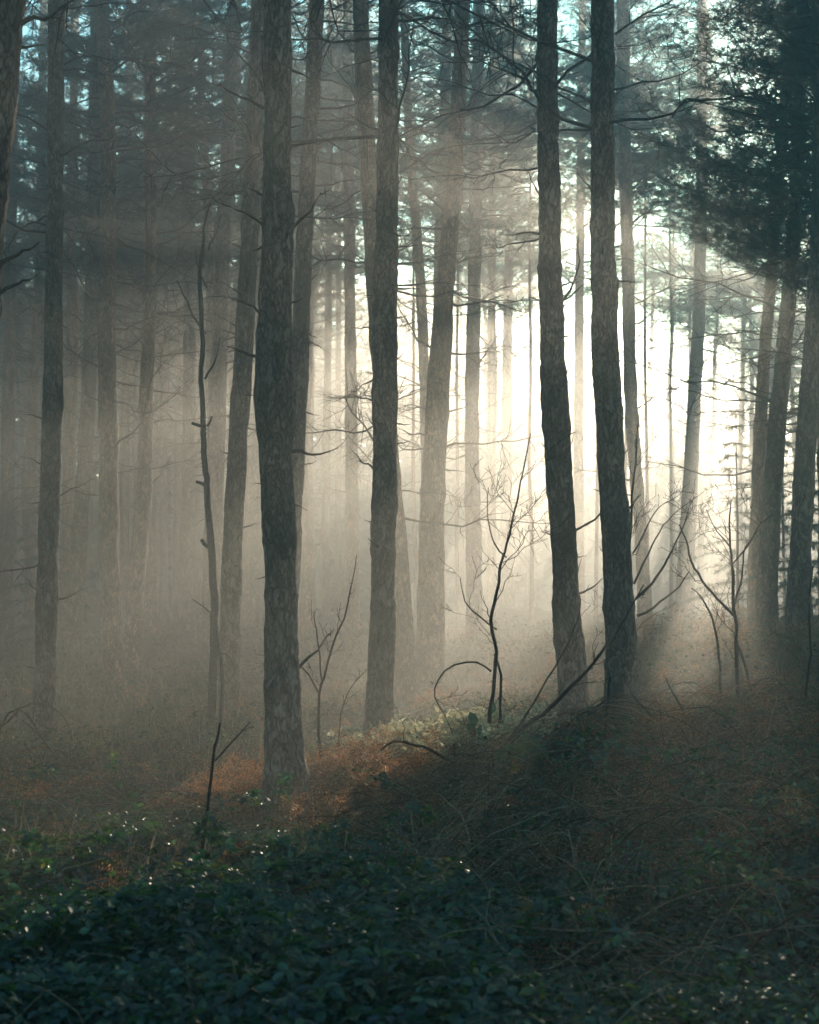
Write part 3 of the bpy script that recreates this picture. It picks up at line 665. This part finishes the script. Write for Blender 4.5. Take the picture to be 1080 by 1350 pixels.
# dry grass and low scrub stretching back into the mist
def blade():
    v, t = [], []
    for i in range(4):
        s = i / 3; w = .5 * (1 - s) ** .7 if i < 3 else 0
        v.append([.38 * s * s, -w * .02, s]); v.append([.38 * s * s, w * .02, s])
    for i in range(3): k = i * 2; t += [[k, k + 1, k + 3], [k, k + 3, k + 2]]
    return np.array(v), np.array(t[:-1])
BV, BT = blade()
def zrot(az, tilt):
    n = len(az); f = np.stack([np.cos(az), np.sin(az), -np.sin(tilt)], -1); up = np.stack([np.cos(az) * np.sin(tilt), np.sin(az) * np.sin(tilt), np.ones(n)], -1); return rot_from(f, up)
mb = MB(); n = 52000; x, y = xy_in_view(n, 9, 46, .31, .9)
dens = field(x, y, .9, 41); keep = dens + (y > 14) * .12 + (x > 0) * .06 > .42; x, y = x[keep], y[keep]; n = len(x)
p = np.stack([x, y, hgt(x, y) - .01], -1); hs = R.uniform(.10, .42, n) * (.6 + .8 * field(x, y, .5, 42))
M = zrot(R.uniform(0, 6.28, n), R.uniform(.05, .8, n)); wd = R.uniform(.2, .5, n) * np.clip(y / 14, .6, 2.0)
scatter(mb, BV, BT, p, M, hs[:, None])
tag(mb.build('dry_grass', [STRAW], smooth=False), kind='stuff')

mb = MB(); n = 60000; x, y = xy_in_view(n, 12.5, 44, .31, .95)
keep = (field(x, y, .7, 51) > .42); x, y = x[keep], y[keep]; n = len(x)
hh = .08 + .55 * field(x, y, .6, 52) * field(x, y, 1.7, 53)
p = np.stack([x, y, hgt(x, y) + hh * R.random(n)], -1); az = R.uniform(0, 6.28, n)
scatter(mb, LV[[0, 1, 3, 5]], np.array([[0, 1, 2], [0, 2, 3]]), p, rot_from(np.stack([np.cos(az), np.sin(az), R.normal(0, .5, n)], -1), np.stack([R.normal(0, .6, n), R.normal(0, .6, n), np.ones(n)], -1)), R.uniform(.04, .10, n)[:, None])
tag(mb.build('low_scrub', [SCRUB], smooth=False), kind='stuff')

# weeds round the middle trunk, coloured pale to strengthen the sunlit patch
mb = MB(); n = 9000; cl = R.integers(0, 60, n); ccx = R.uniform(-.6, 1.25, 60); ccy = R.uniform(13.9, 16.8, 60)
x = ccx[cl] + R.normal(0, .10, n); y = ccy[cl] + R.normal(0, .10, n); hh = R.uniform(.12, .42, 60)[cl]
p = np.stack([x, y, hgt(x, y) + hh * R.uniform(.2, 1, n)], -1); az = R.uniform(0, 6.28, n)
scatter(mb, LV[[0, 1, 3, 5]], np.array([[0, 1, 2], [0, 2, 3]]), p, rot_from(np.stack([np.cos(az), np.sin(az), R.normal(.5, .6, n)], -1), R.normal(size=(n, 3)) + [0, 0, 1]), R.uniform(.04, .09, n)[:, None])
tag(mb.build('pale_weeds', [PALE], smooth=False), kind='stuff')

# ------------------------------------------------------------------ saplings, bare shrubs and dead stems traced from the photograph
def twigs_from(mb, path, r0, depth, dens, lmax, rng, upw=.5, side=0):
    L = np.linalg.norm(np.diff(path, axis=0), axis=1).sum(); n = max(1, int(L * dens))
    for _ in range(n):
        u = rng.uniform(.12, .98); f = u * (len(path) - 1); i = min(int(f), len(path) - 2); p0 = path[i] + (path[i + 1] - path[i]) * (f - i)
        t = path[i + 1] - path[i]; t = t / (np.linalg.norm(t) + 1e-9)
        a = rng.normal(size=3) * np.array([1, .7, .6]); a -= a.dot(t) * t; a /= np.linalg.norm(a) + 1e-9
        if side: a[0] = abs(a[0]) * side
        d = t * rng.uniform(.3, .9) + a * rng.uniform(.5, 1) + np.array([0, 0, upw * .5]); d /= np.linalg.norm(d)
        ln = lmax * rng.uniform(.3, 1) * (1.1 - .6 * u); k = 7; s = np.linspace(0, 1, k)[:, None]
        wob = np.cumsum(rng.normal(size=(k, 3)) * .045 * ln, 0); wob[0] = 0
        pp = p0 + d * ln * s + wob + np.array([0, 0, (upw - .3) * .35 * ln]) * s ** 2
        r1 = r0 * rng.uniform(.35, .6) * (1.1 - .5 * u)
        tube(mb, pp, np.maximum(r1 * (1 - .8 * s[:, 0]), .0021), 4 if depth > 1 else 3)
        if depth > 1: twigs_from(mb, pp, r1, depth - 1, dens * 1.6, ln * .55, rng, upw)

def plant(name, label, cat, d, stems, twig=(2, 5, .5), seed=1, mat_=None, upw=.5, leaves=None, group=None):
    """stems: lists of (x, y, width px[, extra depth]) from the root up; the first is the main stem"""
    rng = np.random.default_rng(seed); first = at(stems[0][0][0], stems[0][0][1], d); g = h1(first[0], d)
    ro = np.array([first[0], d, g]); root = bpy.data.objects.new(name, None); COL.objects.link(root); root.location = ro; root.empty_display_size = .2
    tag(root, label, cat, group)
    for k, st in enumerate(stems):
        P = np.array([at(q[0], q[1], d + (q[3] if len(q) > 3 else 0)) for q in st]); rr = np.array([q[2] * .40 * d / FPX for q in st])
        if k == 0 or P[0][2] < g + .15:
            P = np.vstack([[P[0][0], P[0][1], h1(P[0][0], P[0][1]) - .05], P]) if P[0][2] > h1(P[0][0], P[0][1]) else P
            if len(P) > len(rr): rr = np.insert(rr, 0, rr[0] * 1.1)
        A = catmull(np.column_stack([P - ro, rr]), .08); A[:, :3] += np.vstack([[0, 0, 0], np.cumsum(rng.normal(size=(len(A) - 1, 3)) * .006, 0)])
        mb = MB(); tube(mb, A[:, :3], np.maximum(A[:, 3], .0015), 7)
        mb.build('stem' if k == 0 else 'branch', [mat_ or TWIG], root)
        if twig[1]:
            tw = MB(); twigs_from(tw, A[int(len(A) * .25):, :3], A[:, 3].mean() * .8, twig[0], twig[1], twig[2], rng, upw)
            if tw.n: tag(tw.build('twigs', [mat_ or TWIG], root), kind='stuff')
    if leaves:
        V = []
        for (lx, ly, s, hang) in leaves:
            p = at(lx, ly, d) - ro; a = rng.uniform(0, 6.28)
            lm = MB(); dirv = np.array([[math.cos(a) * .5, -.3 * abs(math.sin(a)), -1.0 if hang else .2]]); scatter(lm, LV, LT, np.array([p]), rot_from(dirv, np.array([[math.sin(a) * .5, -1., .3]])), np.array([[s * d / FPX]]))
            lm.build('leaf', [LEAF], root, smooth=False)
    return root

plant('bare_sapling', 'dark bare sapling with long arching twigs in the mist, few hanging leaves low down', 'sapling', 14.6,
      [[(640,1000,7),(642,960,7),(647,900,6.5),(652,850,6),(648,820,6),(660,770,5),(673,715,4),(686,660,3),(698,600,2),(704,570,1.4)],
       [(648,885,4),(630,872,3),(602,875,3),(582,893,2.5),(577,915,2),(590,940,1.6),(606,985,1.3)],
       [(652,862,4),(662,890,4),(660,930,4.5),(652,985,5)],
       [(655,830,3),(630,812,3),(606,790,2),(598,762,1.4)],
       [(668,735,3),(652,715,2.4),(644,680,1.6),(640,640,1.2)]],
      (3, 5.5, .8), 3, leaves=[(619,938,22,1),(617,952,20,1),(633,955,18,1),(652,925,18,1),(660,945,16,1),(628,975,22,0),(634,990,24,0),(610,1000,26,0),(602,1012,24,0),(590,1020,24,0),(622,1005,24,0),(640,968,18,1),(580,1030,20,0)], group='saplings and bare shrubs')
plant('leaning_branch', 'long dark bare branch leaning up across the foot of the first large right pine', 'branch', 12.9,
      [[(556,1094,9),(600,1050,9),(640,1010,8.5),(690,960,8),(735,925,7),(790,870,5),(830,815,3.5,.3),(862,760,2.2,.6)],
       [(628,1020,6),(600,1005,5),(570,985,5),(545,977,4),(515,972,4),(497,985,3)],
       [(640,1010,4),(690,955,4),(720,900,3),(750,850,2),(765,800,1.4)]],
      (3, 3.5, .6), 5, group='saplings and bare shrubs')
plant('bare_sapling', 'slim bare sapling forking just right of the big central trunk', 'sapling', 14.4,
      [[(424,1015,5),(421,960,4.5),(424,905,4),(438,860,3.6),(452,815,3),(462,770,2.2),(468,735,1.4)],
       [(421,915,3.4),(400,880,2.5),(372,865,1.6)], [(425,900,3),(418,850,2.4),(412,800,1.6)], [(448,1010,2.4),(452,940,2),(470,900,1.6),(486,880,1.2)]],
      (2, 5, .45), 8, group='saplings and bare shrubs')
plant('bare_sapling', 'single thin dark stem rising from the brambles at lower left, forked at its tip', 'sapling', 9.0,
      [[(260,1215,6),(264,1165,6),(270,1100,5.6),(278,1040,5),(285,990,4.6),(293,955,4)], [(284,1003,3),(300,985,3),(316,968,2.5),(330,950,1.8)]],
      (1, 2, .14), 9, group='saplings and bare shrubs')
plant('bare_shrub', 'tall many stemmed bare shrub in front of the misty clearing at right', 'shrub', 16.5,
      [[(972,985,6),(972,900,6),(971,830,6),(966,800,6),(962,740,4),(961,690,3),(962,655,1.6)],
       [(968,812,5),(945,790,4.4),(925,765,4),(912,740,3.6),(906,710,3),(898,690,1.8)],
       [(970,840,5),(985,885,4.6),(998,935,4.6),(1002,955,5)],
       [(966,800,4),(980,760,3),(985,720,2.5),(1000,700,1.6)],
       [(950,930,5),(948,870,4.5),(940,820,3.5),(925,790,2.5),(912,778,1.6)],
       [(964,745,3),(985,720,2.5),(1005,690,1.6),(1020,680,1.2)], [(962,720,3),(945,700,2),(930,670,1.4)]],
      (3, 5.5, .7), 12, group='saplings and bare shrubs')
plant('bare_shrub', 'wide bare shrub sending long curved twigs right from behind the second large pine', 'shrub', 17.9,
      [[(846,955,7),(842,860,6),(836,800,6),(834,720,5),(838,640,3.4),(843,600,2.6),(845,560,1.6)],
       [(838,790,5),(860,770,4.4),(885,735,3.4),(900,700,2.4),(908,672,1.6)],
       [(840,812,5),(862,800,4),(890,780,3),(910,755,2)],
       [(836,770,4),(850,735,3),(870,700,2.4),(895,670,1.6),(930,645,1.1)],
       [(834,730,3),(850,700,2.4),(868,672,1.6),(893,655,1.2)]],
      (3, 5.5, .85), 14, group='saplings and bare shrubs')
plant('dry_stalk', 'two thin dark dead stems crossing at the foot of the second large pine', 'dead stem', 13.2,
      [[(790,1010,5),(797,965,5),(802,920,4.5),(806,890,3)], [(735,1000,5),(772,955,4),(800,925,3)], [(880,965,3),(850,935,3.4),(828,912,3.6)], [(926,1010,4),(910,960,4),(892,920,3.6),(880,895,2)]],
      (1, 3, .25), 16, group='saplings and bare shrubs')
plant('dry_stalk', 'lone upright bare stem in the shade near the photo right edge', 'dead stem', 13.5,
      [[(1062,995,4),(1065,930,4),(1068,860,3.6),(1067,800,3),(1070,740,2)]], (1, 3, .3), 17, group='saplings and bare shrubs')
plant('dead_sapling', 'thin knobbly dead stem with short broken stubs left of the curved grey brown pine', 'dead tree', 20.0,
      [[(279,905,14),(280,840,13),(278,760,13),(277,700,12),(274,620,10),(271,560,9.5),(269,500,8.5),(270,430,8),(272,360,7),(276,290,4),(281,262,2)],
       [(270,500,4),(284,470,3),(290,440,1.6)], [(273,380,3),(262,352,2),(258,330,1.2)], [(275,330,3),(288,300,2),(293,280,1.2)],
       [(271,562,7),(264,561,6),(252,556,5)], [(273,562,5),(277,556,4),(279,549,3)], [(275,645,7),(268,640,6),(258,636,5)], [(276,722,7),(270,717,6),(266,712,6)],
       [(271,440,4),(258,425,3.4),(245,400,3),(232,372,2)]],
      (1, 0, .3), 18, mat_=DEADWOOD, group='saplings and bare shrubs')
plant('dry_stalk', 'pale broken stick poking from the scrub before the curved grey brown pine', 'dead stem', 19.0,
      [[(292,905,7),(291,872,6),(289,848,5),(285,815,3.5),(270,800,2.5),(255,790,1.5)], [(290,860,3),(305,868,2.4),(312,890,1.6)]], (1, 2, .3), 19, mat_=DEADWOOD, group='saplings and bare shrubs')
plant('dry_fern', 'arching dry frond stems catching light above the scrub near the left frame edge', 'fern', 12.2,
      [[(15,1050,4),(-5,980,4),(20,935,3.4),(60,985,3),(110,1050,2)], [(0,960,3),(40,930,2.6),(80,945,2.2),(98,985,1.6)], [(20,990,3),(60,985,2.5),(95,1000,2),(122,1040,1.5)], [(30,950,2.6),(60,975,2),(78,1010,1.6)]],
      (2, 6, .2), 21, mat_=CANE)
plant('broken_branch', 'short dark broken branch lying beside the big central trunk', 'branch', 12.8,
      [[(436,1088,7),(450,1078,9),(468,1068,8),(471,1066,5)]], (1, 3, .2), 22, mat_=TWIG)
plant('cut_stick', 'pale cut bramble stick slanting in the dark undergrowth at lower right', 'stick', 8.6,
      [[(840,1256,5),(858,1243,6),(876,1229,6)]], (1, 0, .2), 23, mat_=STRAW)
plant('dry_stalk', 'upright pinkish dead stalk among the dark brambles below the leaning branch', 'dead stem', 8.8,
      [[(667,1230,4),(668,1190,4),(669,1150,3.4),(671,1138,3)]], (1, 2, .1), 24, mat_=CANE, group='saplings and bare shrubs')

# young spruces in the misty clearing at right: stem and thin drooping boughs
def spruce_mesh(seed, H):
    r = np.random.default_rng(seed); mb = MB(); tube(mb, [[0, 0, -.1], [.02, 0, H * .5], [0, .02, H]], [.035, .022, .004], 6, 0); P, D = [], []
    z = .25
    while z < H:
        for _ in range(5):
            a = r.uniform(0, 6.28); Ln = (1 - z / H) * H * .36 * r.uniform(.7, 1.15) + .12; s = np.linspace(0, 1, 6)[:, None]
            d = np.array([math.cos(a), math.sin(a), 0]); pp = np.array([0, 0, z]) + d * Ln * s + np.array([0, 0, 1]) * (.10 * s - .30 * s ** 2) * Ln
            tube(mb, pp, .008 * (1 - .8 * s[:, 0]), 3, 0)
            for c in range(int(Ln / .045)):
                w = r.uniform(.15, 1); f = w * 5; i = min(int(f), 4); P.append(pp[i] + (pp[i + 1] - pp[i]) * (f - i)); D.append(d * .6 + r.normal(size=3) * .6 + [0, 0, -.15])
        z += r.uniform(.2, .32)
    P, D = np.array(P), np.array(D); tv, tt = needle_template(8, .10, .009, 1.0, seed)
    scatter(mb, tv, tt, P, rot_from(D, r.normal(size=D.shape)), r.uniform(.7, 1.2, (len(P), 1)), 1)
    return mb.mesh('boughs', [LIMB, NEEDLE], smooth=False)
SPR = [spruce_mesh(91, 4.2), spruce_mesh(92, 3.4)]
for i, (px, d, s, lab) in enumerate([(972, 34, 1.1, 'young spruce fading in mist left of the pair of leaning pines'),
        (1060, 31, 1.25, 'dark young spruce between the thicker leaning pine and the frame edge'),
        (1035, 38, 1.3, 'young spruce seen behind the pair of leaning pines'),
        (56, 36, 1.1, 'dim young spruce beside the leftmost dark trunk'),
        (1090, 27, 1.2, 'young spruce half outside the photo right edge')]):
    p = at(px, 800, d); o = bpy.data.objects.new('young_spruce', SPR[i % 2]); COL.objects.link(o); o.location = (p[0], d, h1(p[0], d)); o.scale = (s,) * 3; o.rotation_euler = (0, 0, i * 1.3)
    tag(o, lab, 'young tree', 'young spruces')

# ------------------------------------------------------------------ haze: one closed box of even mist round everything
hm = MB(); x0, x1, y0, y1, z0, z1 = -124, 124, -64, 264, -1.6, 18.3
hm.add([[x0,y0,z0],[x1,y0,z0],[x1,y1,z0],[x0,y1,z0],[x0,y0,z1],[x1,y0,z1],[x1,y1,z1],[x0,y1,z1]], [[0,3,2,1],[4,5,6,7],[0,1,5,4],[1,2,6,5],[2,3,7,6],[3,0,4,7]])
m, nt_, out_ = mat('mist'); pv = N(nt_, 'ShaderNodeVolumePrincipled'); pv.inputs['Density'].default_value = HAZE_DENSITY
pv.inputs['Color'].default_value = (0.95, 0.95, 0.94, 1); pv.inputs['Anisotropy'].default_value = HAZE_G
nt_.links.new(pv.outputs[0], out_.inputs['Volume'])
tag(hm.build('haze', [m], smooth=False), kind='stuff')
